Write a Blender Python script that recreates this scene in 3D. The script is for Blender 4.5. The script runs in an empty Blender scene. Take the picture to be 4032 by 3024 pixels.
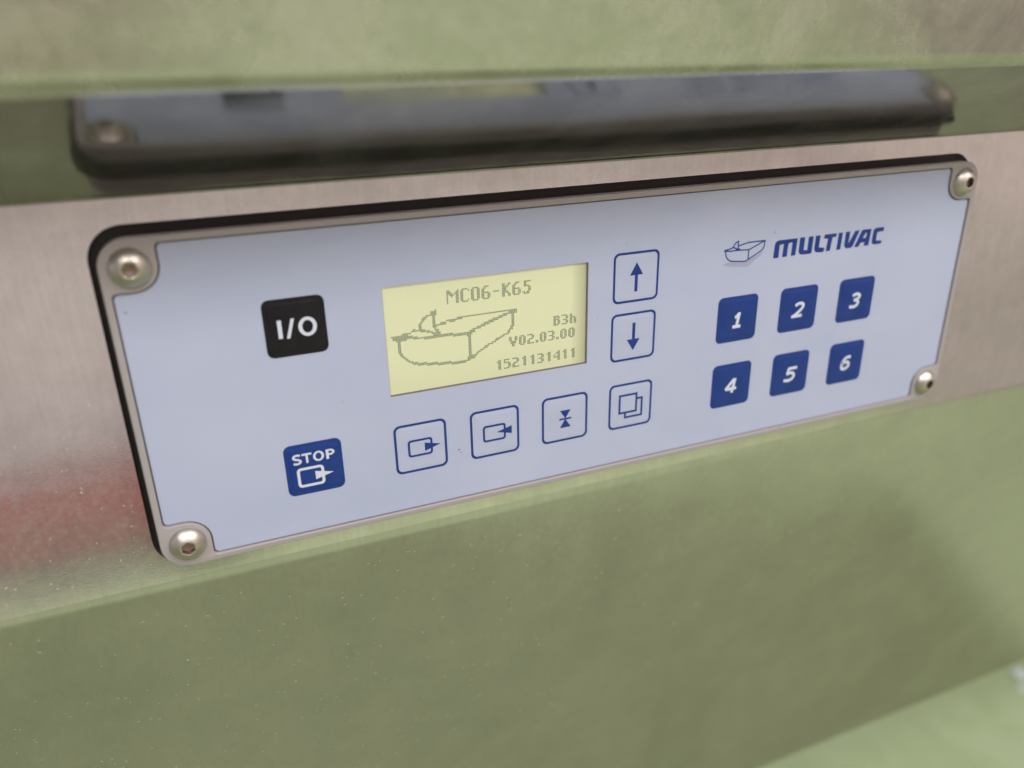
import bpy, bmesh, math, random
from mathutils import Vector, Matrix, noise
random.seed(7)
SC = bpy.context.scene
COL = SC.collection
R = math.radians
MM = 0.001
BASE = 0.95                                   # height of the panel centre above the floor, metres

def W(x, y, z):
    """panel millimetres (right, up, out of the panel) -> world metres"""
    return Vector((x*MM, -z*MM, BASE + y*MM))

# ------------------------------------------------------------------ camera
cam_data = bpy.data.cameras.new('camera'); cam = bpy.data.objects.new('camera', cam_data); COL.objects.link(cam)
right = Vector((0.92406865, -0.38171812, -0.01970804))
down = Vector((-0.16366452, -0.34855277, -0.92288943))
fwd = Vector((0.34541433, 0.85603869, -0.3845604))
up = -down; back = -fwd
m = Matrix((right, up, back)).transposed().to_4x4()
m.translation = W(-118.56, 81.17, 198.90)
cam.matrix_world = m
cam_data.sensor_width = 36; cam_data.lens = 27.6
cam_data.clip_start = 0.01; cam_data.clip_end = 50
cam_data.dof.use_dof = True
cam_data.dof.focus_distance = 0.232
cam_data.dof.aperture_fstop = (27.6/1000)/0.0043
SC.camera = cam

# ------------------------------------------------------------------ light
world = bpy.data.worlds.new('World'); SC.world = world; world.use_nodes = True
bg = world.node_tree.nodes['Background']; bg.inputs[0].default_value = (0.92, 0.96, 1.0, 1); bg.inputs[1].default_value = 0.58
def area(name, loc, target, sx, sy, power, col):
    l = bpy.data.lights.new(name, 'AREA'); l.shape = 'RECTANGLE'; l.size = sx; l.size_y = sy; l.energy = power; l.color = col
    o = bpy.data.objects.new(name, l); COL.objects.link(o); o.location = loc
    o.rotation_euler = (Vector(target)-Vector(loc)).to_track_quat('-Z', 'Y').to_euler(); return o
area('overhead_lamp', (-0.9, -1.5, 2.75), (-0.9, -1.5, 0), 1.5, 0.8, 36, (1, 0.985, 0.97))
area('overhead_lamp', (1.1, -1.5, 2.75), (1.1, -1.5, 0), 1.5, 0.8, 48, (1, 0.985, 0.97))
area('overhead_lamp', (0.9, 1.3, 2.75), (0.9, 1.3, 0), 1.5, 0.5, 4, (1, 0.985, 0.97))  # added behind the machine to brighten the floor there, source unseen
SC.view_settings.view_transform = 'Standard'; SC.view_settings.look = 'None'
SC.view_settings.gamma = 1; SC.view_settings.exposure = 0.0

# ------------------------------------------------------------------ materials
def srgb(r, g, b):
    f = lambda c: (c/255/12.92 if c/255 <= 0.04045 else ((c/255+0.055)/1.055)**2.4)
    return (f(r), f(g), f(b), 1)
class Mat:
    def __init__(s, name, base, rough=0.5, metal=0.0, spec=0.5):
        s.m = bpy.data.materials.new(name); s.m.use_nodes = True; s.t = s.m.node_tree
        s.b = s.t.nodes['Principled BSDF']; s.b.inputs['Base Color'].default_value = base
        s.b.inputs['Roughness'].default_value = rough; s.b.inputs['Metallic'].default_value = metal
        s.b.inputs['Specular IOR Level'].default_value = spec
        s.base = base
    def n(s, typ, **kw):
        nd = s.t.nodes.new(typ)
        for k, v in kw.items():
            if k in nd.inputs: nd.inputs[k].default_value = v
            else: setattr(nd, k, v)
        return nd
    def l(s, a, b): s.t.links.new(a, b)
    def coord(s, scale=(1, 1, 1), rot=(0, 0, 0)):
        c = s.n('ShaderNodeTexCoord'); mp = s.n('ShaderNodeMapping'); mp.inputs['Scale'].default_value = scale
        mp.inputs['Rotation'].default_value = rot
        s.l(c.outputs['Object'], mp.inputs['Vector']); return mp.outputs[0]
    def noise(s, vec, scale, detail=4, rough=0.55, dist=0):
        nd = s.n('ShaderNodeTexNoise', Scale=scale, Detail=detail, Roughness=rough, Distortion=dist)
        s.l(vec, nd.inputs['Vector']); return nd.outputs['Fac']
    def ramp(s, fac, stops):
        r = s.n('ShaderNodeValToRGB'); e = r.color_ramp.elements
        while len(e) < len(stops): e.new(0.5)
        for k, (p, c) in zip(e, stops):
            k.position = p; k.color = c if len(c) == 4 else (*c, 1)
        s.l(fac, r.inputs[0]); return r.outputs[0]
    def maprange(s, fac, a, b, c, d):
        r = s.n('ShaderNodeMapRange'); r.inputs[1].default_value = a; r.inputs[2].default_value = b
        r.inputs[3].default_value = c; r.inputs[4].default_value = d; s.l(fac, r.inputs[0]); return r.outputs[0]
    def bump(s, h, strength, dist, prev=None):
        b = s.n('ShaderNodeBump', Strength=strength, Distance=dist); s.l(h, b.inputs['Height'])
        if prev: s.l(prev, b.inputs['Normal'])
        s.l(b.outputs[0], s.b.inputs['Normal']); return b.outputs[0]
    def mix(s, fac, a, b, blend='MIX'):
        x = s.n('ShaderNodeMix'); x.data_type = 'RGBA'; x.blend_type = blend
        for sock, v in ((x.inputs[0], fac), (x.inputs[6], a), (x.inputs[7], b)):
            if hasattr(v, 'is_linked') or hasattr(v, 'links'): s.l(v, sock)
            else: sock.default_value = v
        return x.outputs[2]

def steel(name, base, r0, r1, blotch_scale, blotch_amt, wave, grain, metal, speck_amt=.05):
    M = Mat(name, base, r0, metal)
    v = M.coord(); vs = M.coord((0.25, 1, 1.6))
    n1 = M.noise(v, blotch_scale, 5, 0.6, 0.6)
    n2 = M.noise(v, blotch_scale*7, 4, 0.6)
    rr = M.maprange(n1, 0.35, 0.68, r0, r1); M.l(rr, M.b.inputs['Roughness'])
    dark = tuple(c*(1-blotch_amt) for c in base[:3]) + (1,); lite = tuple(min(1, c*(1+blotch_amt*.6)) for c in base[:3]) + (1,)
    c1 = M.ramp(n1, [(0.35, dark), (0.65, lite)])
    c2 = M.ramp(n2, [(0.3, (0.90, 0.90, 0.90)), (0.7, (1, 1, 1))])
    br = M.noise(M.coord((1, 1, .04)), 1100, 3, 0.6)             # brushed grain, running upward
    c3 = M.ramp(br, [(0.3, (0.91, 0.91, 0.91)), (0.7, (1, 1, 1))])
    M.l(M.mix(1.0, M.mix(1.0, c1, c2, 'MULTIPLY'), c3, 'MULTIPLY'), M.b.inputs['Base Color'])
    n3 = M.noise(v, 520, 3, 0.7)
    add = M.n('ShaderNodeMath', operation='ADD'); M.l(rr, add.inputs[0]); M.l(M.maprange(n3, .35, .72, -.03, speck_amt), add.inputs[1]); M.l(add.outputs[0], M.b.inputs['Roughness'])
    w = M.noise(vs, 22, 2, 0.5)
    b1 = M.bump(w, wave, 0.002)
    g = M.noise(M.coord((1, 1, 1)), 2200, 3, 0.6)
    b2 = M.bump(g, grain, 0.0002, b1)
    return M
STEEL_FACE = steel('satin_steel', (0.82, 0.795, 0.79, 1), 0.05, 0.11, 26, 0.08, 0.12, 0.07, 0.88, .08)
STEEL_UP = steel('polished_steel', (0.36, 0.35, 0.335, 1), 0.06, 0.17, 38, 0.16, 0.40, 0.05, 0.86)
STEEL_LOW = steel('smooth_steel', (0.65, 0.65, 0.60, 1), 0.17, 0.25, 9, 0.06, 0.05, 0.05, 0.90)
STEEL_HOOD = steel('smeared_steel', (0.70, 0.68, 0.65, 1), 0.18, 0.36, 42, 0.13, 0.35, 0.05, 0.92, .02)

FRAME = Mat('grey_frame', srgb(158, 153, 153), 0.42, 0.0, 0.4)
FRAME.bump(FRAME.noise(FRAME.coord(), 3000, 3), 0.12, 0.0001)
MEMB = Mat('blue_grey_membrane', srgb(171, 180, 203), 0.5, 0.0, 0.3)
MEMB.bump(MEMB.noise(MEMB.coord(), 4200, 2), 0.10, 0.00008)
sm2 = MEMB.noise(MEMB.coord((1, 1, 1.8)), 14, 5, 0.6, 0.5); MEMB.l(MEMB.ramp(sm2, [(0.3, srgb(166, 175, 199)), (0.7, srgb(174, 182, 205))]), MEMB.b.inputs['Base Color'])
smudge = MEMB.noise(MEMB.coord(), 45, 4, 0.6); MEMB.l(MEMB.maprange(smudge, .4, .7, .44, .58), MEMB.b.inputs['Roughness'])
def ink(name, col, rough=0.36):
    M = Mat(name, col, rough, 0.0, 0.35); n = M.noise(M.coord(), 160, 5, 0.65)
    c = tuple(min(1, k*1.16+0.004) for k in col[:3])+(1,)
    M.l(M.ramp(n, [(0.45, col), (0.72, c)]), M.b.inputs['Base Color'])
    M.l(M.maprange(n, .4, .7, rough-.06, rough+.1), M.b.inputs['Roughness'])
    M.bump(M.noise(M.coord(), 4200, 2), 0.08, 0.00008); return M
BLUE = ink('navy_blue_ink', srgb(22, 52, 120))
BLACK = ink('black_ink', srgb(15, 14, 20))
WHITE = Mat('pale_ink', srgb(200, 207, 221), 0.36)
SHADOW_INK = Mat('pale_grey_ink', srgb(153, 157, 180), 0.36)
RUBBER = Mat('black_rubber', srgb(38, 33, 32), 0.55)
RUBBER.bump(RUBBER.noise(RUBBER.coord(), 1800, 4), 0.25, 0.0002)
GROOVE = Mat('shaded_groove', srgb(40, 39, 42), 0.7)  # dark colour paints the shadow that fills the narrow groove
EDGE_SHADE = Mat('grey_edge_shade', srgb(112, 106, 98), 0.6)  # grey lip paints the dark wall of the recessed display window
BOLT = Mat('stainless_bolt', (0.57, 0.53, 0.48, 1), 0.27, 1.0)
BOLT.bump(BOLT.noise(BOLT.coord(), 900, 4, .6), 0.15, 0.0002)
BOLT.l(BOLT.maprange(BOLT.noise(BOLT.coord(), 350, 4), .3, .7, .34, .46), BOLT.b.inputs['Roughness'])
SOCKET = Mat('shaded_socket_steel', (0.30, 0.24, 0.20, 1), 0.42, 1.0)  # base darker than the head, painting shade inside the recess
LCD = Mat('backlit_lcd', srgb(160, 163, 134), 0.28)
LCD_SEG = Mat('lcd_segment', srgb(106, 117, 96), 0.35)
MARK = Mat('grey_mark', srgb(118, 120, 136), 0.6)
DUST = Mat('pale_dust', srgb(200, 197, 172), 0.8)
# backlight: even over the window, weaker towards its right and lower border; right falloff paints the window-edge shadow
def backlight(M, col, k):
    c = M.n('ShaderNodeTexCoord'); s = M.n('ShaderNodeSeparateXYZ'); M.l(c.outputs['Object'], s.inputs[0])
    fx = M.maprange(s.outputs[0], -0.0185, -0.013, 1.0, 0.1)
    fz = M.maprange(s.outputs[2], BASE-0.0045, BASE+0.004, 0.86, 1.0)
    mm = M.n('ShaderNodeMath', operation='MULTIPLY'); M.l(fx, mm.inputs[0]); M.l(fz, mm.inputs[1])
    m2 = M.n('ShaderNodeMath', operation='MULTIPLY'); M.l(mm.outputs[0], m2.inputs[0]); m2.inputs[1].default_value = k
    M.b.inputs['Emission Color'].default_value = col; M.l(m2.outputs[0], M.b.inputs['Emission Strength'])
backlight(LCD, srgb(220, 220, 176), 0.46)
backlight(LCD_SEG, srgb(140, 155, 125), 0.10)

FLOOR = Mat('green_epoxy', srgb(128, 148, 92), 0.42)
fv = FLOOR.coord()
n = FLOOR.noise(fv, 9, 6, 0.65, 0.4)
FLOOR.l(FLOOR.ramp(n, [(0.3, srgb(148, 163, 120)), (0.5, srgb(158, 172, 130)), (0.72, srgb(171, 183, 146))]), FLOOR.b.inputs['Base Color'])
FLOOR.bump(FLOOR.noise(fv, 120, 4), 0.35, 0.003)
WALL = Mat('beige_wall', srgb(208, 193, 191), 0.6)
DADO = Mat('pale_wall_panel', srgb(241, 230, 230), 0.5)
DADO.bump(DADO.noise(DADO.coord(), 60, 4), 0.1, 0.002)
WALL.bump(WALL.noise(WALL.coord(), 60, 4), 0.1, 0.002)
DADO2 = Mat('brown_wall_panel', srgb(178, 164, 158), 0.5)
DADO2.bump(DADO2.noise(DADO2.coord(), 60, 4), 0.1, 0.002)
WALL2 = Mat('brown_grey_wall', srgb(203, 188, 184), 0.6)
WALL2.bump(WALL2.noise(WALL2.coord(), 60, 4), 0.1, 0.002)
SKIRT = Mat('grey_pallet', srgb(120, 124, 112), 0.6)
SKIRT.bump(SKIRT.noise(SKIRT.coord(), 60, 4), 0.1, 0.002)
FLOOR_SHADE = Mat('olive_shade', srgb(116, 126, 83), 0.6)  # darker olive stands for shaded floor
FLOOR_SHADE.bump(FLOOR_SHADE.noise(FLOOR_SHADE.coord(), 300, 3), 0.2, 0.001)
RED = Mat('red_plastic', srgb(142, 72, 60), 0.45)
RED.bump(RED.noise(RED.coord(), 80, 4), 0.1, 0.001)

# ------------------------------------------------------------------ object helpers
def link(name, mesh, mat, parent=None, label=None):
    o = bpy.data.objects.new(name, mesh); COL.objects.link(o)
    if mat is not None:
        mesh.materials.clear(); mesh.materials.append(mat.m)
    if parent: o.parent = parent
    if label: o['label'] = label
    return o
def empty(name, label, cat):
    o = bpy.data.objects.new(name, None); COL.objects.link(o); o.empty_display_size = 0.02
    o['label'] = label; o['category'] = cat; return o
def mesh_from(verts, faces, smooth=None):
    me = bpy.data.meshes.new('mesh'); me.from_pydata([tuple(v) for v in verts], [], faces); me.update()
    if smooth is not None:
        me.polygons.foreach_set('use_smooth', [True]*len(me.polygons)); me.set_sharp_from_angle(angle=R(smooth))
    return me
def rrect(x0, y0, x1, y1, r, n=8):
    """rounded rectangle, counter-clockwise; r is one radius or four (bl, br, tr, tl)"""
    rr = r if isinstance(r, (list, tuple)) else (r,)*4
    out = []
    for (cx, cy, a0, q) in ((x0, y0, 180, 0), (x1, y0, 270, 1), (x1, y1, 0, 2), (x0, y1, 90, 3)):
        k = rr[q]; sx = 1 if q in (0, 3) else -1; sy = 1 if q in (0, 1) else -1
        for i in range(n+1):
            a = R(a0+90*i/n); out.append((cx+sx*k+k*math.cos(a), cy+sy*k+k*math.sin(a)))
    return out
def curve_mesh(loops, half, bevel, res=3):
    cu = bpy.data.curves.new('outline', 'CURVE'); cu.dimensions = '2D'; cu.fill_mode = 'BOTH' if half > 0 else 'FRONT'
    for lp in loops:
        sp = cu.splines.new('POLY'); sp.points.add(len(lp)-1)
        for p, (x, y) in zip(sp.points, lp): p.co = (x, y, 0, 1)
        sp.use_cyclic_u = True
    cu.extrude = half-bevel if half > 0 else 0; cu.bevel_depth = bevel; cu.bevel_resolution = res; cu.offset = -bevel
    o = bpy.data.objects.new('outline', cu); COL.objects.link(o)
    dg = bpy.context.evaluated_depsgraph_get(); me = bpy.data.meshes.new_from_object(o.evaluated_get(dg))
    bpy.data.objects.remove(o); bpy.data.curves.remove(cu); return me
def slab(name, loops, z_front, z_back, bevel, mat, parent, label=None):
    """a plate with the given outlines (holes allowed) between two depths, edges rounded by bevel"""
    me = curve_mesh(loops, (z_front-z_back)/2, bevel); zc = (z_front+z_back)/2
    for v in me.vertices: v.co = W(v.co.x, v.co.y, v.co.z+zc)
    bm = bmesh.new(); bm.from_mesh(me); bmesh.ops.remove_doubles(bm, verts=bm.verts, dist=1e-7)
    bmesh.ops.recalc_face_normals(bm, faces=bm.faces); bm.to_mesh(me); bm.free()
    me.polygons.foreach_set('use_smooth', [abs(p.normal.y) < .9995 for p in me.polygons]); me.set_sharp_from_angle(angle=R(35))
    return link(name, me, mat, parent, label)
def flat_faces(lists, z):
    """print: polygons (lists of loops) laid flat at depth z -> verts, faces"""
    V, F = [], []
    for loops in lists:
        me = curve_mesh(loops, 0, 0); b = len(V)
        sgn = 1
        V += [W(v.co.x, v.co.y, z) for v in me.vertices]
        for p in me.polygons:
            f = [b+i for i in p.vertices]
            nrm = (V[f[1]]-V[f[0]]).cross(V[f[2]]-V[f[0]])
            F.append(f if nrm.y < 0 else f[::-1])
        bpy.data.meshes.remove(me)
    return V, F
def ribbon(pts, w, closed=False, ends=0.0):
    """outline polygons of a line of width w through pts, mitred"""
    P = [Vector(p) for p in pts]; n = len(P); L, Rr = [], []
    for i in range(n):
        if closed: a, b = P[i-1], P[(i+1) % n]
        else: a, b = P[max(i-1, 0)], P[min(i+1, n-1)]
        d1 = (P[i]-a) if (P[i]-a).length > 1e-9 else (b-P[i]); d2 = (b-P[i]) if (b-P[i]).length > 1e-9 else d1
        d1 = d1.normalized(); d2 = d2.normalized(); n1 = Vector((-d1.y, d1.x)); n2 = Vector((-d2.y, d2.x))
        mt = n1+n2; mt = mt/max(mt.dot(n1), 0.35) if mt.length > 1e-6 else n1
        L.append(P[i]+mt*w/2); Rr.append(P[i]-mt*w/2)
    if closed: return [[tuple(v) for v in L], [tuple(v) for v in Rr]]
    return [[tuple(v) for v in L]+[tuple(v) for v in reversed(Rr)]]
def prints(name, groups, z, mat, parent, label=None):
    V, F = [], []
    for k, g in enumerate(groups):
        v, f = flat_faces([g], z+0.004*k); b = len(V); V += v; F += [[b+i for i in q] for q in f]
    return link(name, mesh_from(V, F), mat, parent, label)

# display pixels lit in each row, as [first, last] columns
LCD_RUNS = [
    [],
    [],
    [],
    [[37,38],[44,44],[47,50],[54,57],[62,64],[74,75],[78,79],[83,85],[89,93]],
    [[37,39],[43,44],[46,47],[51,51],[53,54],[57,58],[61,62],[74,75],[77,78],[82,83],[89,90]],
    [[37,40],[42,44],[46,47],[53,54],[57,58],[60,61],[74,77],[81,82],[89,90]],
    [[37,37],[39,41],[43,44],[46,47],[53,54],[57,58],[60,61],[74,76],[81,82],[89,92]],
    [[37,37],[40,40],[43,44],[46,47],[53,54],[57,58],[60,64],[68,71],[74,76],[81,85],[92,93]],
    [[37,37],[43,44],[46,47],[53,54],[57,58],[60,61],[64,65],[74,77],[81,82],[85,86],[92,93]],
    [[37,37],[43,44],[46,47],[53,54],[57,58],[60,61],[64,65],[74,75],[77,78],[81,82],[85,86],[92,93]],
    [[37,37],[43,44],[46,47],[51,51],[53,54],[57,58],[60,61],[64,65],[74,75],[78,79],[81,82],[85,86],[88,89],[91,92]],
    [[37,37],[43,44],[47,50],[54,57],[61,64],[74,75],[78,79],[82,85],[89,92]],
    [],
    [],
    [[29,29]],
    [[26,29]],
    [[26,29]],
    [[23,29]],
    [[21,23],[27,28]],
    [[20,22],[27,28]],
    [[20,21],[27,28]],
    [[19,20],[27,28],[43,83]],
    [[18,19],[27,28],[36,46],[78,83]],
    [[18,19],[27,28],[32,35],[38,41],[74,83]],
    [[18,19],[27,35],[71,76],[80,81]],
    [[14,15],[18,19],[27,29],[67,73],[80,81]],
    [[13,21],[28,28],[64,70],[80,81]],
    [[7,12],[19,24],[28,30],[61,67],[80,81]],
    [[0,10],[23,26],[29,30],[59,64],[80,81]],
    [[1,13],[26,31],[56,61],[80,81]],
    [[1,16],[27,31],[53,58],[80,81],[110,113],[116,119],[122,123]],
    [[3,9],[14,39],[51,54],[80,81],[110,111],[113,114],[119,120],[122,123]],
    [[4,5],[21,54],[79,81],[110,113],[119,120],[122,125]],
    [[4,5],[40,52],[79,80],[110,111],[113,114],[117,119],[122,123],[125,126]],
    [[4,5],[49,51],[78,80],[110,111],[113,114],[119,120],[122,123],[125,126]],
    [[4,5],[50,51],[77,78],[110,111],[113,114],[119,120],[122,123],[125,126]],
    [[4,5],[50,51],[77,78],[110,113],[116,119],[122,123],[125,126]],
    [[4,5],[50,51],[74,77]],
    [[4,5],[50,51],[72,74]],
    [[4,5],[50,51],[69,72]],
    [[5,6],[50,51],[68,70],[78,79],[82,83],[86,88],[91,94],[101,103],[106,109],[116,118],[122,124]],
    [[5,6],[50,51],[66,68],[78,79],[82,83],[85,86],[88,89],[94,95],[100,101],[103,104],[109,110],[115,116],[118,119],[121,122],[124,125]],
    [[6,7],[50,51],[63,66],[78,79],[82,83],[85,86],[88,89],[94,95],[100,101],[103,104],[109,110],[115,116],[118,119],[121,122],[124,125]],
    [[7,8],[50,51],[61,63],[79,82],[85,86],[88,89],[92,94],[100,101],[103,104],[107,109],[115,116],[118,119],[121,122],[124,125]],
    [[8,9],[50,51],[60,62],[79,82],[85,86],[88,89],[91,92],[100,101],[103,104],[109,110],[115,116],[118,119],[121,122],[124,125]],
    [[9,10],[50,51],[58,60],[80,81],[85,86],[88,89],[91,92],[97,98],[100,101],[103,104],[109,110],[112,113],[115,116],[118,119],[121,122],[124,125]],
    [[10,12],[50,51],[56,58],[80,81],[86,88],[91,95],[97,98],[101,103],[106,109],[112,113],[116,118],[122,124]],
    [[12,15],[50,51],[55,56]],
    [[13,21],[50,55]],
    [[16,28],[49,54]],
    [[22,37],[49,53]],
    [[29,50]],
    [[38,47]],
    [],
    [],
    [[70,71],[74,77],[80,83],[88,89],[94,95],[98,101],[106,107],[113,114],[118,119],[124,125]],
    [[69,71],[74,74],[83,84],[87,89],[93,95],[101,102],[105,107],[112,114],[117,119],[123,125]],
    [[70,71],[74,77],[83,84],[88,89],[94,95],[101,102],[106,107],[111,111],[113,114],[118,119],[124,125]],
    [[70,71],[77,78],[81,83],[88,89],[94,95],[99,101],[106,107],[110,110],[113,114],[118,119],[124,125]],
    [[70,71],[77,78],[80,81],[88,89],[94,95],[101,102],[106,107],[110,114],[118,119],[124,125]],
    [[70,71],[77,78],[80,81],[88,89],[94,95],[101,102],[106,107],[113,114],[118,119],[124,125]],
    [[70,71],[74,77],[80,84],[88,89],[94,95],[98,101],[106,107],[113,114],[118,119],[124,125]],
    [],
    [],
]
LOGO_SHADOW = [[34.4,19.14],[35.45,19.64],[37,19.87],[42.57,19.33],[44.12,19.79],[49.79,22.03],[50.03,21.83],[46.85,19.48],[44.88,17.91],[43.63,17.55],[40.6,17.9],[36.07,18.68]]
LOGO_STROKES = [
    [[35.2,23.59],[35.31,22.52],[35.6,21.7],[36.15,20.98],[36.94,20.41],[37.71,20.12],[39.85,19.83],[42.55,19.56],[43.39,19.64],[44.2,20.05],[46.65,21.21],[49.19,22.45],[49.76,23.11],[50.04,23.88],[50.05,25.12]],
    [[44.04,23.09],[44.13,21.57],[44.09,20.06]],
    [[34.62,23.65],[36.84,23.43],[38.93,23.44],[40.73,23.37],[44.16,23.16]],
    [[44.16,23.16],[46.31,24],[49.8,25.37]],
    [[50.33,25.47],[47.19,25.55],[43.78,25.5],[41.9,25.21],[39.99,24.79]],
    [[34.61,23.74],[36.25,24.04],[37.88,24.44],[38.22,25.19],[38.87,25.91],[39.98,26.39]],
    [[39.95,26.39],[39.73,25.74],[39.79,24.77],[39.92,24.05],[40.62,23.45]],
    [[38.03,24.51],[38.85,24.16],[39.86,23.66]],
]
LOGO_FILLS = [[[34.38,23.81],[34.7,23.95],[35.74,23.88],[36,23.41],[34.75,23.42]],[[38.88,23.9],[39.91,24.14],[40.72,23.53],[40.63,23.32],[39.35,23.45]],[[50.48,25.57],[49.34,25.55],[48.95,25.28],[49.84,25.05],[50.22,25.02]]]
LETTERS = [   # the brand lettering, letter by letter
    [[[54.07,19.25],[56.22,19.2],[56.24,23.17],[56.64,23.5],[57.88,23.55],[57.69,19.23],[59.63,19.26],[59.72,23.36],[60.13,23.69],[61.38,23.74],[61.22,19.31],[63.06,19.33],[63.33,24.93],[55.77,24.96],[54.69,24.61],[54.25,23.74]]],
    [[[64.28,24.98],[66.43,24.95],[66.32,20.72],[67.81,20.47],[67.87,24.94],[69.84,24.96],[69.8,19.41],[69.25,19.19],[65.86,19.18],[64.76,19.58],[64.28,20.47]]],
    [[[70.78,24.96],[72.78,24.91],[72.62,20.91],[75.05,20.56],[74.81,19.16],[72.42,19.23],[71.17,19.64],[70.75,20.54]]],
    [[[74.53,24.98],[79.65,24.95],[79.4,23.7],[77.95,23.75],[77.54,19.25],[75.74,19.29],[76.1,23.46],[74.28,23.7]]],
    [[[80.44,24.97],[82.17,24.97],[82,19.25],[80.26,19.25]]],
    [[[83.5,24.99],[85.37,24.98],[85.22,20.93],[87.51,24.98],[89.46,25.02],[87.28,19.76],[86.39,19.27],[84.42,19.34],[83.54,20.14],[83.43,20.73]]],
    [[[87.97,19.36],[90.47,24.88],[91.18,25.04],[94.66,25],[94.28,19.51],[93.81,19.35],[92.18,19.4],[92.31,20.62],[90.57,20.61],[89.84,19.3]],[[91.27,22.13],[92.56,22.1],[92.89,23.7],[92.39,23.94]]],
    [[[100.36,25.09],[100.21,23.7],[98.07,23.67],[97.4,23.26],[97.42,20.74],[100.13,20.47],[99.85,19.43],[96.82,19.39],[95.72,19.85],[95.52,21.42],[95.66,24.39],[96.29,25],[97.63,25.15]]],
]

# ------------------------------------------------------------------ the setting: floor and the two walls behind the photographer
def plane(name, vs, mat):
    o = link(name, mesh_from(vs, [[0, 1, 2, 3]]), mat); o['kind'] = 'structure'; return o
plane('floor', [(-6, -1.95, 0), (1.9, -1.95, 0), (1.9, 4, 0), (-6, 4, 0)], FLOOR)
def boxm(x0, y0, z0, x1, y1, z1, bev=0.0):
    bm = bmesh.new(); bmesh.ops.create_cube(bm, size=1)
    for v in bm.verts: v.co = ((x0+x1)/2+v.co.x*(x1-x0), (y0+y1)/2+v.co.y*(y1-y0), (z0+z1)/2+v.co.z*(z1-z0))
    if bev: bmesh.ops.bevel(bm, geom=list(bm.edges), offset=bev, segments=2, affect='EDGES')
    me = bpy.data.meshes.new('mesh'); bm.to_mesh(me); bm.free(); return me
for nm, bx, mt in (('wall', (-6, -2.05, 0, 1.9, -1.95, 3), WALL), ('wall', (1.9, -2.05, 0, 2.0, 4, 3), WALL2), ('wall_panel', (-6, -1.95, 0, 1.88, -1.93, .62), DADO), ('wall_panel', (1.88, -1.93, 0, 1.9, 4, .66), DADO2)):
    w_ = link(nm, boxm(*bx), mt); w_['kind'] = 'structure'
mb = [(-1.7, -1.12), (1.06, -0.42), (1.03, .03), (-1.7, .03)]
shade_ = link('floor_shade_slab', mesh_from([(x, y, z) for z in (0.0, .012) for x, y in mb], [[3, 2, 1, 0], [4, 5, 6, 7], [0, 1, 5, 4], [1, 2, 6, 5], [2, 3, 7, 6], [3, 0, 4, 7]]), FLOOR_SHADE); shade_['label'] = 'dark olive slab painting a shadow on the floor, seen reflected in the steel below the control panel'; shade_['category'] = 'painted shadow'  # added slab, its colour and edge paint a shadow lying on the floor

# ------------------------------------------------------------------ steel housing of the machine
XL, XR = -1300.0, 1900.0
SZ = -5.6                                     # depth of the steel face behind the panel front
TOPY, BOTY = 53.5, -53.8
housing = empty('machine_housing', 'folded stainless steel machine housing around the control panel, with a slanting ledge above it', 'machine')
hole = rrect(-142.2, -46.9, 142.2, 46.9, 8.6, 10)
RT, RB = 1.2, 2.2                             # bend radii
aT, aB, aH = R(60), R(-12), R(18)
tT = RT*math.tan(aT/2); tB = RB*math.tan(abs(aB)/2)+1.7
slab('front_sheet', [[(XL, BOTY+tB), (XR, BOTY+tB), (XR, TOPY-tT), (XL, TOPY-tT)], hole], SZ, SZ-2.0, 0.0, STEEL_FACE, housing)
def sheet(name, prof, mat, smooth=30, label=None, nx=1):
    """extrude a profile (y, z) along the machine, sheet 2 mm thick to its back"""
    n = len(prof); P = [Vector(p) for p in prof]; back = []
    for i in range(n):
        d = (P[min(i+1, n-1)]-P[max(i-1, 0)]).normalized(); nn = Vector((-d.y, d.x))   # (y,z): profile runs upward, front on +z side
        back.append(P[i]-nn*2.0 if nn.y > 0 else P[i]+nn*2.0)
    ring = P+back[::-1]; V, F = [], []
    for k in range(nx+1):
        x = XL+(XR-XL)*k/nx
        V += [W(x, q.x, q.y) for q in ring]
    mlen = len(ring)
    for k in range(nx):
        for i in range(mlen):
            j = (i+1) % mlen; F.append([k*mlen+i, k*mlen+j, (k+1)*mlen+j, (k+1)*mlen+i])
    me = mesh_from(V, F, smooth)
    bm = bmesh.new(); bm.from_mesh(me); bmesh.ops.recalc_face_normals(bm, faces=bm.faces); bm.to_mesh(me); bm.free()
    return link(name, me, mat, housing, label)
def arc(cy, cz, r, a0, a1, n=8): return [(cy+r*math.cos(a0+(a1-a0)*i/n), cz+r*math.sin(a0+(a1-a0)*i/n)) for i in range(n+1)]
# upper flange: leaves the face at TOPY-tT with a concave bend, slants outward by aT
uy, uz = math.cos(aT), math.sin(aT)
LU = 48.0                                      # slanted width
end = (TOPY+uy*LU, SZ+uz*LU)
# concave bend centre is on the front side
prof = arc(TOPY-tT, SZ+RT, RT, R(-90), R(-90)+aT)
# convex bend into the hood
RH = 7.5; tH = RH*math.tan((aT-aH)/2)
p1 = (end[0]-uy*tH, end[1]-uz*tH); nrm = (-uz, uy)      # front normal of the flange in (y,z)
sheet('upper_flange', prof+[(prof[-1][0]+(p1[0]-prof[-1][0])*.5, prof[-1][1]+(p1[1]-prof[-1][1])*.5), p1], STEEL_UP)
c = (p1[0]-nrm[0]*RH, p1[1]-nrm[1]*RH)
a0 = math.atan2(nrm[1], nrm[0])                # angle of the front normal
a1 = math.atan2(math.cos(aH), -math.sin(aH))
hood = arc(c[0], c[1], RH, a0, a1)
hy, hz = math.cos(aH), math.sin(aH)
sheet('hood', hood+[(hood[-1][0]+hy*90, hood[-1][1]+hz*90), (hood[-1][0]+hy*180, hood[-1][1]+hz*180)], STEEL_HOOD)
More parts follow.
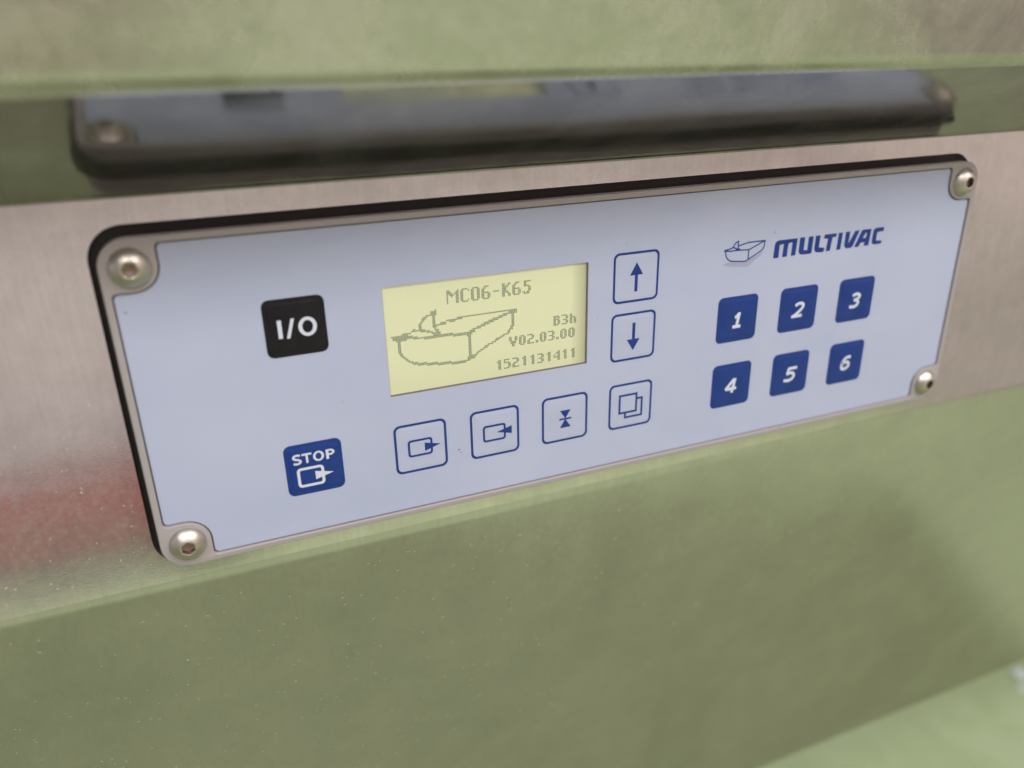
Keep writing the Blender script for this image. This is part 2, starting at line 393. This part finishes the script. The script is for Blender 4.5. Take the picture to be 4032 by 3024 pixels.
# lower flange: convex bend, leans inward
RBb = RB+6.0
tB2 = tB; RBr = tB2/math.tan(abs(aB)/2)
low = arc(BOTY+tB2, SZ-RBr, RBr, R(90), R(90)+abs(aB))
ly, lz = -math.cos(aB), -math.sin(abs(aB))
LL = 252.0
lowp = low+[(low[-1][0]+ly*LL*k, low[-1][1]+lz*LL*k) for k in (0.02, 0.5, 1.0)]
sheet('lower_flange', lowp[::-1], STEEL_LOW)

# dust and tiny scratches lying on the steel
V, F = [], []
def speck(y_or_u, x, surf, l, w, ang, h=0.06):
    global V, F
    if surf == 'face': f = lambda a, b: W(a, b, SZ+h)
    else:
        o0 = low[-1]; f = lambda a, b: W(a, o0[0]+ly*b, o0[1]+lz*b+h)
    k = 6; pts = []
    for i in range(k):
        a = 2*math.pi*i/k; r = random.uniform(.7, 1.15)
        px, py = l/2*math.cos(a)*r, w/2*math.sin(a)*r
        pts.append(f(x+px*math.cos(ang)-py*math.sin(ang), y_or_u+px*math.sin(ang)+py*math.cos(ang)))
    b = len(V); V += pts; F.append([b+i for i in range(k)])
for i in range(300):
    x = random.gauss(-110, 70) if random.random() < .72 else random.uniform(-180, 330); u = random.uniform(3, 120)
    l = random.choice([.3, .4, .5, .8, 1.1]); speck(u, x, 'low', l, random.uniform(.16, .34), random.gauss(0, .5))
for i in range(65):
    x = random.uniform(-195, -142); y = random.uniform(-50, 4)
    speck(y, x, 'face', random.uniform(.3, 1.1), random.uniform(.12, .28), random.uniform(0, 3.1))
me = mesh_from(V, F); bm = bmesh.new(); bm.from_mesh(me)
for f_ in bm.faces:
    f_.normal_update()
    if f_.normal.y > 0: f_.normal_flip()
bm.to_mesh(me); bm.free()
d_ = link('dust_flecks', me, DUST, housing); d_['kind'] = 'stuff'

# ------------------------------------------------------------------ control panel
panel = empty('control_panel', 'grey framed control panel with blue keys and a lit yellow display', 'control panel')
PW, PH, RC = 140.0, 44.7, 7.0
MX, MY = 137.98, 42.68
BX, BY = 133.15, 37.84                        # bolt centres
ZM = -0.75                                    # front of the membrane
# frame: front plate with a recess for the membrane (ring + back plate)
def ear(ins, rf=1.2, rr=6.35, n=7):
    """membrane outline, notched round the four bolts; ins shrinks it"""
    q = []
    ex, ey = MX-ins, MY-ins; R0 = rr+ins
    # first quadrant corner: top right, going counter-clockwise from right edge up
    def arcp(cx, cy, r, a, b): return [(cx+r*math.cos(R(a+(b-a)*i/n)), cy+r*math.sin(R(a+(b-a)*i/n))) for i in range(n+1)]
    y_lo = BY-R0; x_lo = BX-R0
    q += arcp(ex-rf, y_lo-rf, rf, 0, 90)                       # right edge turns left
    q += arcp(BX, BY, R0, 270, 180)                            # round the bolt
    q += arcp(x_lo-rf, ey-rf, rf, 0, 90)
    tr = q; tl = [(-x, y) for x, y in reversed(q)]; bl = [(-x, -y) for x, y in q]; br = [(x, -y) for x, y in reversed(q)]
    return tr+tl+bl+br
outer = rrect(-PW, -PH, PW, PH, RC, 10)
slab('frame_back', [rrect(-PW+.05, -PH+.05, PW-.05, PH-.05, RC, 10)], -1.75, -3.4, 0.25, FRAME, panel)
slab('groove_floor', [rrect(-PW+1.5, -PH+1.5, PW-1.5, PH-1.5, RC, 8)], -1.46, -1.74, 0.0, GROOVE, panel)
slab('frame', [outer, ear(-0.34)], 0.0, -1.74, 0.28, FRAME, panel)
slab('gasket', [rrect(-PW+1.2, -PH+1.2, PW-1.2, PH-1.2, RC, 8)], -3.4, -7.4, 0.3, RUBBER, panel)
slab('gasket_base', [rrect(-PW-9, -PH-9, PW+9, PH+9, 9, 8)], -7.62, -9.6, 0.2, RUBBER, panel)
# membrane with the display window
WX0, WX1, WY0, WY1 = -74.65, -13.1, -6.1, 25.5
slab('front_membrane', [ear(0.0), [(WX0, WY0), (WX1, WY0), (WX1, WY1), (WX0, WY1)]], ZM, -1.44, 0.0, MEMB, panel)

# display
slab('display_edge_shade', [[(WX0+.02, WY0+.02), (WX1-.02, WY0+.02), (WX1-.02, WY1-.02), (WX0+.02, WY1-.02)], [(WX0+.1, WY0+.38), (WX1-.3, WY0+.38), (WX1-.3, WY1-.1), (WX0+.1, WY1-.1)]], -.95, -1.36, 0.0, EDGE_SHADE, panel)
ZD = -1.38
disp = slab('display', [[(WX0+.01, WY0+.01), (WX1-.01, WY0+.01), (WX1-.01, WY1-.01), (WX0+.01, WY1-.01)]], ZD, -1.45, 0.0, LCD, panel, 'lit pale yellow screen showing a tray drawing and MC06-K65')
PX, PY, OX, OY = .00159*280, .00157*280, -.2612*280, .0845*280
V, F = [], []
for r, runs in enumerate(LCD_RUNS):
    for first, last in runs:
        for c_ in range(first, last+1):
            x, y = OX+c_*PX, OY-r*PY; g = 0.04; b = len(V)
            V += [W(x+g, y-PY+g, ZD+.03), W(x+PX-g, y-PY+g, ZD+.03), W(x+PX-g, y-g, ZD+.03), W(x+g, y-g, ZD+.03)]
            F.append([b, b+1, b+2, b+3])
seg = link('display_pixels', mesh_from(V, F), LCD_SEG, disp); seg['kind'] = 'stuff'

# glyphs drawn as strokes in a unit box
def spline(P, n=8):
    out = []; Q = [P[0]]+list(P)+[P[-1]]
    for i in range(1, len(Q)-2):
        p0, p1, p2, p3 = Q[i-1:i+3]
        for k in range(n):
            t = k/n
            out.append(tuple(.5*((2*p1[a])+(-p0[a]+p2[a])*t+(2*p0[a]-5*p1[a]+4*p2[a]-p3[a])*t*t+(-p0[a]+3*p1[a]-3*p2[a]+p3[a])*t**3) for a in (0, 1)))
    out.append(P[-1]); return out
ST_ = {   # (points, smooth)
 '1': [([(.52, 0), (.52, 1)], 0), ([(.16, .70), (.34, .76), (.47, .93)], 1), ([(.12, .08), (.92, .08)], 0)],
 '2': [([(.13, .76), (.26, .88), (.50, .92), (.74, .84), (.80, .68), (.70, .50), (.45, .28), (.18, .09)], 1), ([(.02, .085), (.90, .085)], 0)],
 '3': [([(.12, .83), (.40, .92), (.68, .86), (.78, .72), (.62, .57), (.34, .53)], 1), ([(.34, .53), (.64, .48), (.80, .30), (.68, .12), (.40, .07), (.08, .13)], 1)],
 '4': [([(.66, 0), (.66, 1)], 0), ([(.58, .95), (.10, .33), (.10, .28)], 0), ([(.04, .29), (.96, .29)], 0)],
 '5': [([(.88, .915), (.24, .915), (.22, .55)], 0), ([(.16, .53), (.42, .60), (.68, .54), (.80, .34), (.70, .15), (.42, .07), (.08, .13)], 1)],
 '6': [([(.84, .86), (.58, .92), (.32, .82), (.17, .58), (.16, .34), (.26, .14), (.50, .075), (.76, .16), (.84, .33), (.74, .50), (.52, .57), (.30, .52), (.19, .40)], 1)],
 'S': [([(.88, .86), (.60, .92), (.30, .88), (.14, .72), (.28, .56), (.52, .50), (.76, .42), (.88, .27), (.74, .12), (.46, .075), (.10, .13)], 1)],
 'T': [([(0, .90), (1, .90)], 0), ([(.5, 0), (.5, .82)], 0)],
}
def glyph(ch, x0, x1, y0, y1, wd, shear=0.0):
    g = []
    for pts, sm in ST_[ch]:
        q = spline(pts) if sm else pts
        q = [(x0+(a+(b-.5)*shear)*(x1-x0), y0+b*(y1-y0)) for a, b in q]
        g.append((q, wd))
    return g
def strokes_mesh(items, z):
    """items: (points, width) strokes laid as strips of quads"""
    V, F = [], []
    for k, (pts, wd) in enumerate(items):
        lp = ribbon(pts, wd)[0]; n = len(lp)//2; b = len(V)
        V += [W(x, y, z+.006*k) for x, y in lp]
        for i in range(n-1):
            f = [b+i, b+i+1, b+2*n-2-i, b+2*n-1-i]
            nrm = (V[f[1]]-V[f[0]]).cross(V[f[2]]-V[f[0]])
            F.append(f if nrm.y < 0 else f[::-1])
    return mesh_from(V, F)
def ell(cx, cy, rx, ry, n=40): return [(cx+rx*math.cos(2*math.pi*i/n), cy+ry*math.sin(2*math.pi*i/n)) for i in range(n)]
# keys
KW, KH, KR = 7.87, 7.8, 1.9
def key_mesh(h0, h1, inset, slope):
    """embossed key: flat rim, then a soft step up to a flat top, centred on the origin"""
    rings = [(0, 0.0), (0, h0), (inset, h0), (inset+slope*.3, h0+(h1-h0)*.2), (inset+slope*.7, h0+(h1-h0)*.8), (inset+slope, h1)]
    V, F = [], []; n = 0
    for ins, h in rings:
        lp = rrect(-KW+ins, -KH+ins, KW-ins, KH-ins, max(KR-ins*.7, .5), 6); n = len(lp)
        V += [Vector((x*MM, -h*MM, y*MM)) for x, y in lp]
    for k in range(len(rings)-1):
        for i in range(n):
            j = (i+1) % n; F.append([k*n+i, k*n+j, (k+1)*n+j, (k+1)*n+i])
    F.append([(len(rings)-1)*n+i for i in range(n)])
    return mesh_from(V, F, 30)
solid_key = key_mesh(.04, .20, 1.0, .7)
ring_key = key_mesh(.03, .12, 1.0, .9)
black_mesh = solid_key.copy(); ring_outline = None
ZK = ZM+.20
def local(me, cx, cy):
    o = W(cx, cy, ZM)
    for v in me.vertices: v.co -= o
    return me
def place(o, cx, cy, parent=None):
    o.location = W(cx, cy, ZM); return o
def sub(name, me, mat, key, cx, cy):
    local(me, cx, cy); o = link(name, me, mat, None); o.parent = key; return o
def poly_mesh(groups, z):
    V, F = [], []
    for k, g in enumerate(groups):
        v, f = flat_faces([g], z+0.006*k); b = len(V); V += v; F += [[b+i for i in q] for q in f]
    return mesh_from(V, F)
def key(cx, cy, kind, label):
    k = link('key', {'blue': solid_key, 'black': black_mesh, 'ring': ring_key}[kind], None, panel, label)
    me = k.data
    if not me.materials: me.materials.append({'blue': BLUE, 'black': BLACK, 'ring': MEMB}[kind].m)
    k.location = W(cx, cy, ZM)
    if kind == 'ring':
        ring = [rrect(cx-KW, cy-KH, cx+KW, cy+KH, KR, 8), rrect(cx-KW+.72, cy-KH+.72, cx+KW-.72, cy+KH-.72, KR-.55, 8)]
        sub('key_outline', poly_mesh([ring], ZM+.07), BLUE, k, cx, cy)
    return k
CX = {'io': -97.8, 'stop': -97.6, 1: -66.95, 2: -43.85, 3: -20.5, 4: 2.9}
top = .20+.03; topr = .12+.03
k = key(CX['io'], 18.1, 'black', 'black key marked I/O')
sub('key_symbol', poly_mesh([[ell(-94.78, 17.85, 2.36, 2.6), ell(-94.78, 17.85, 1.36, 1.72)]], ZM+top), WHITE, k, CX['io'], 18.1)
sub('key_symbol', poly_mesh([[[(-102.32, 15.44), (-101.27, 15.44), (-101.27, 20.35), (-102.32, 20.35)]], [[(-100.34, 15.25), (-99.5, 15.25), (-97.95, 20.45), (-98.8, 20.45)]]], ZM+top), WHITE, k, CX['io'], 18.1)
k = key(CX['stop'], -23.0, 'blue', 'blue key marked STOP above a tray with an arrow')
sub('key_symbol', strokes_mesh(glyph('S', -103.4, -100.9, -21.2, -18.1, .64), ZM+top), WHITE, k, CX['stop'], -23.0)
sub('key_symbol', strokes_mesh(glyph('T', -100.75, -98.1, -21.1, -18.15, .62), ZM+top), WHITE, k, CX['stop'], -23.0)
sub('key_symbol', poly_mesh([[ell(-96.25, -19.63, 1.52, 1.55), ell(-96.25, -19.63, .82, 1.0)]], ZM+top), WHITE, k, CX['stop'], -23.0)
bowl = [(-93.1, -18.15)]+[(-92.95+1.15*math.cos(R(a)), -19.08+.93*math.sin(R(a))) for a in range(90, -91, -15)]+[(-93.45, -20.01), (-93.45, -21.1), (-94.2, -21.1), (-94.2, -18.15)]
hole_ = [(-93.45, -18.7)]+[(-93.0+.50*math.cos(R(a)), -19.07+.37*math.sin(R(a))) for a in range(90, -91, -15)]+[(-93.45, -19.44)]
sub('key_symbol', poly_mesh([[bowl, hole_]], ZM+top), WHITE, k, CX['stop'], -23.0)
def tray(x0, y0, x1, y1, w, r): return [rrect(x0, y0, x1, y1, r, 6), rrect(x0+w, y0+w, x1-w, y1-w, max(r-w*.8, .15), 6)]
sub('key_symbol', poly_mesh([tray(-102.6, -28.45, -95.2, -22.4, .78, 1.1), [[(-97.67, -26.69), (-92.6, -25.3), (-97.67, -24.05)]]], ZM+top), WHITE, k, CX['stop'], -23.0)
k = key(CX[1], -23.1, 'ring', 'outlined key with a tray and an arrow pointing out to the right')
sub('key_symbol', poly_mesh([tray(-70.95, -26.0, -63.5, -20.5, .66, 1.0), [[(-65.9, -24.7), (-61.05, -23.25), (-65.9, -22.0)]]], ZM+topr), BLUE, k, CX[1], -23.1)
k = key(CX[2], -23.15, 'ring', 'outlined key with a tray and an arrow pointing into it')
sub('key_symbol', poly_mesh([tray(-47.8, -26.0, -40.4, -20.55, .66, 1.0), [[(-38.45, -24.5), (-38.45, -21.9), (-43.35, -23.25)]]], ZM+topr), BLUE, k, CX[2], -23.15)
k = key(CX[3], -23.1, 'ring', 'outlined key with two triangles meeting at a bar')
sub('key_symbol', poly_mesh([[[(-22.2, -20.38), (-20.4, -23.2), (-18.55, -20.38)]], [[(-22.25, -26.25), (-18.5, -26.25), (-20.4, -23.3)]], [[(-22.42, -23.6), (-18.3, -23.6), (-18.3, -23.0), (-22.42, -23.0)]]], ZM+topr), BLUE, k, CX[3], -23.1)
k = key(CX[4], -23.0, 'ring', 'outlined key with two overlapping sheets')
w = .70
sub('key_symbol', poly_mesh([[[(-1.45, -25.7), (5.35, -25.7), (5.35, -18.95), (-1.45, -18.95)], [(-1.45+w, -25.7+w), (5.35-w, -25.7+w), (5.35-w, -18.95-w), (-1.45+w, -18.95-w)]],
    [[(5.35, -20.7), (7.4, -20.7), (7.4, -27.45), (.66, -27.45), (.66, -25.7), (.66+w, -25.7), (.66+w, -27.45+w), (7.4-w, -27.45+w), (7.4-w, -20.7-w), (5.35, -20.7-w)]]], ZM+topr), BLUE, k, CX[4], -23.0)
k = key(3.1, 19.25, 'ring', 'outlined key with an arrow pointing up')
sub('key_symbol', poly_mesh([[[(2.58, 14.7), (3.64, 14.7), (3.64, 19.85), (5.4, 19.85), (3.12, 23.75), (.88, 19.85), (2.58, 19.85)]]], ZM+topr), BLUE, k, 3.1, 19.25)
k = key(2.87, .38, 'ring', 'outlined key with an arrow pointing down')
sub('key_symbol', poly_mesh([[[(3.5, 4.75), (2.44, 4.75), (2.44, -.53), (.62, -.53), (2.9, -4.25), (5.2, -.53), (3.5, -.53)]]], ZM+topr), BLUE, k, 2.87, .38)
DIG = {'1': (42.0, .48, (40.15, 44.15, -2.5, 2.65)), '2': (66.95, .5, (64.75, 69.75, -2.4, 2.85)), '3': (92.1, .5, (89.6, 94.6, -2.45, 2.95)),
       '4': (42.0, -22.95, (39.75, 44.6, -25.85, -20.7)), '5': (66.85, -22.97, (64.45, 69.9, -26.0, -20.7)), '6': (91.9, -23.0, (89.65, 94.4, -25.9, -20.55))}
for ch, (cx, cy, (a, b, c_, d)) in DIG.items():
    k = key(cx, cy, 'blue', 'blue key marked '+ch)
    sub('key_symbol', strokes_mesh(glyph(ch, a, b, c_, d, 1.08, .22), ZM+top), WHITE, k, cx, cy)

# brand mark: tray drawing, its grey printed shadow and the lettering
prints('logo_shadow', [[LOGO_SHADOW]], ZM+.012, SHADOW_INK, panel)
groups = [ribbon(s_, .42) for s_ in LOGO_STROKES]+[[f_] for f_ in LOGO_FILLS]
prints('tray_logo', groups, ZM+.03, BLUE, panel)
for letter in LETTERS:
    prints('logo_letter', [letter], ZM+.03, BLUE, panel)

# small marks and lint on the membrane
MARKS = [(-136.1, 27.1, .28, .35), (53.6, 27.8, .4, .25), (-55.5, -26.6, .5, .3), (-.6, 29.6, .2, .18), (-9.8, 7.8, .2, .14), (-55.0, -27.6, .2, .3), (28, -15, .2, .15), (-88, -5, .22, .16)]
V, F = [], []
for (x, y, l, w2) in MARKS:
    b = len(V); V += [W(x+l*math.cos(a)*random.uniform(.7, 1), y+w2*math.sin(a)*random.uniform(.7, 1), ZM+.05) for a in [k_*math.pi/3 for k_ in range(6)]]
    F.append(list(range(b, b+6)))
mk = link('surface_marks', mesh_from(V, F), MARK, panel); mk['kind'] = 'stuff'

# bolts
def bolt_meshes(seg=48):
    V, F = [], []; rd, hh, rs = 4.75, 2.75, 2.05
    prof = [(rd, 0.0), (rd, .35)]
    Rr_ = (rd**2-rs**2+ (hh-.35)**2) / (2*(hh-.35)); cz = hh-.35
    # spherical cap through (rd, .35) and (rs, hh)
    k = ((rd**2+.35**2)-(rs**2+hh**2))/(2*(.35-hh)); rad = math.hypot(rd, .35-k)
    aa0 = math.asin(rd/rad); aa1 = math.asin(rs/rad)
    for i in range(1, 13):
        a = aa0+(aa1-aa0)*i/12; prof.append((rad*math.sin(a), k+rad*math.cos(a)))
    prof[1] = (rd-.03, .30)
    n = seg
    for r, z in prof:
        V += [Vector((r*MM*math.cos(2*math.pi*i/n), -z*MM, r*MM*math.sin(2*math.pi*i/n))) for i in range(n)]
    def hexr(a, ir):
        a = (a % (math.pi/3))-math.pi/6; return ir/math.cos(a)
    z1 = prof[-1][1]-.12
    V += [Vector((hexr(2*math.pi*i/n, 1.6)*MM*math.cos(2*math.pi*i/n), -z1*MM, hexr(2*math.pi*i/n, 1.6)*MM*math.sin(2*math.pi*i/n))) for i in range(n)]
    for q in range(len(prof)):
        for i in range(n):
            j = (i+1) % n; F.append([q*n+i, q*n+j, (q+1)*n+j, (q+1)*n+i])
    head = mesh_from(V, F, 40)
    V2, F2 = [], []
    for z, ir in ((z1, 1.6), (z1-1.7, 1.56)):
        V2 += [Vector((hexr(2*math.pi*i/n, ir)*MM*math.cos(2*math.pi*i/n), -z*MM, hexr(2*math.pi*i/n, ir)*MM*math.sin(2*math.pi*i/n))) for i in range(n)]
    V2.append(Vector((0, -(z1-2.3)*MM, 0)))
    for i in range(n):
        j = (i+1) % n; F2.append([i, j, n+j, n+i]); F2.append([n+i, n+j, 2*n])
    return head, mesh_from(V2, F2, 25)
head, sock = bolt_meshes()
for me_ in (head, sock):
    bm = bmesh.new(); bm.from_mesh(me_); bmesh.ops.recalc_face_normals(bm, faces=bm.faces)
    bm.to_mesh(me_); bm.free()
for (x, y, rot, lab) in ((-BX, BY, 13, 'bolt in the upper left corner'), (-BX, -BY, 30, 'bolt in the lower left corner'), (BX, BY, 20, 'bolt in the upper right corner'), (BX, -BY, 8, 'bolt in the lower right corner')):
    b_ = link('bolt', head, None, panel, lab)
    if not head.materials: head.materials.append(BOLT.m)
    b_.location = W(x, y, 0.02); b_.rotation_euler = (0, R(rot), 0)
    s_ = link('hex_socket', sock, None, b_)
    if not sock.materials: sock.materials.append(SOCKET.m)

# ------------------------------------------------------------------ red crate on a pallet, whose reflection tints the steel
pallet = link('grey_pallet', boxm(-3.0, -1.92, 0.0, -.1, -1.46, .05, .006), SKIRT); pallet['label'] = 'low grey pallet under the red crate, reflected in the steel'; pallet['category'] = 'pallet'
crate = empty('red_crate', 'red plastic crate reflected as a red streak in the steel left of the control panel', 'crate')
part = lambda name, me, mat, parent: link(name, me, mat, parent)
part('crate_base', boxm(-2.9, -1.79, 0.05, -.15, -1.49, .062, .004), RED, crate)
part('crate_side', boxm(-2.9, -1.515, .062, -.15, -1.49, .108, .004), RED, crate)
part('crate_side', boxm(-2.9, -1.79, .062, -.15, -1.765, .108, .004), RED, crate)
part('crate_end', boxm(-2.9, -1.763, .062, -2.875, -1.517, .108, .004), RED, crate)
part('crate_end', boxm(-.175, -1.763, .062, -.15, -1.517, .108, .004), RED, crate)
# ------------------------------------------------------------------ scraps on the floor at the right edge of the view
def scrap(x, y, r, label):
    bm = bmesh.new(); bmesh.ops.create_icosphere(bm, subdivisions=3, radius=r)
    for v in bm.verts:
        k = 1+.45*noise.noise(v.co*(1.3/r)+Vector((x*9, y*9, 0))); v.co = Vector((v.co.x*k, v.co.y*k, v.co.z*k*.35))
    me = bpy.data.meshes.new('mesh'); bm.to_mesh(me); bm.free()
    o = link('paper_scrap', me, PAPER); o.location = (x, y, r*.3); o['label'] = label; o['category'] = 'litter'; o['group'] = 'white scraps on the green floor'
PAPER = Mat('white_paper', srgb(196, 202, 198), 0.8)
PAPER.bump(PAPER.noise(PAPER.coord(), 200, 3), 0.4, 0.002)
scrap(1.112, .470, .013, 'larger upper white paper scrap on the green floor at the right edge')
scrap(1.085, .445, .008, 'smaller lower white paper scrap on the green floor at the right edge')
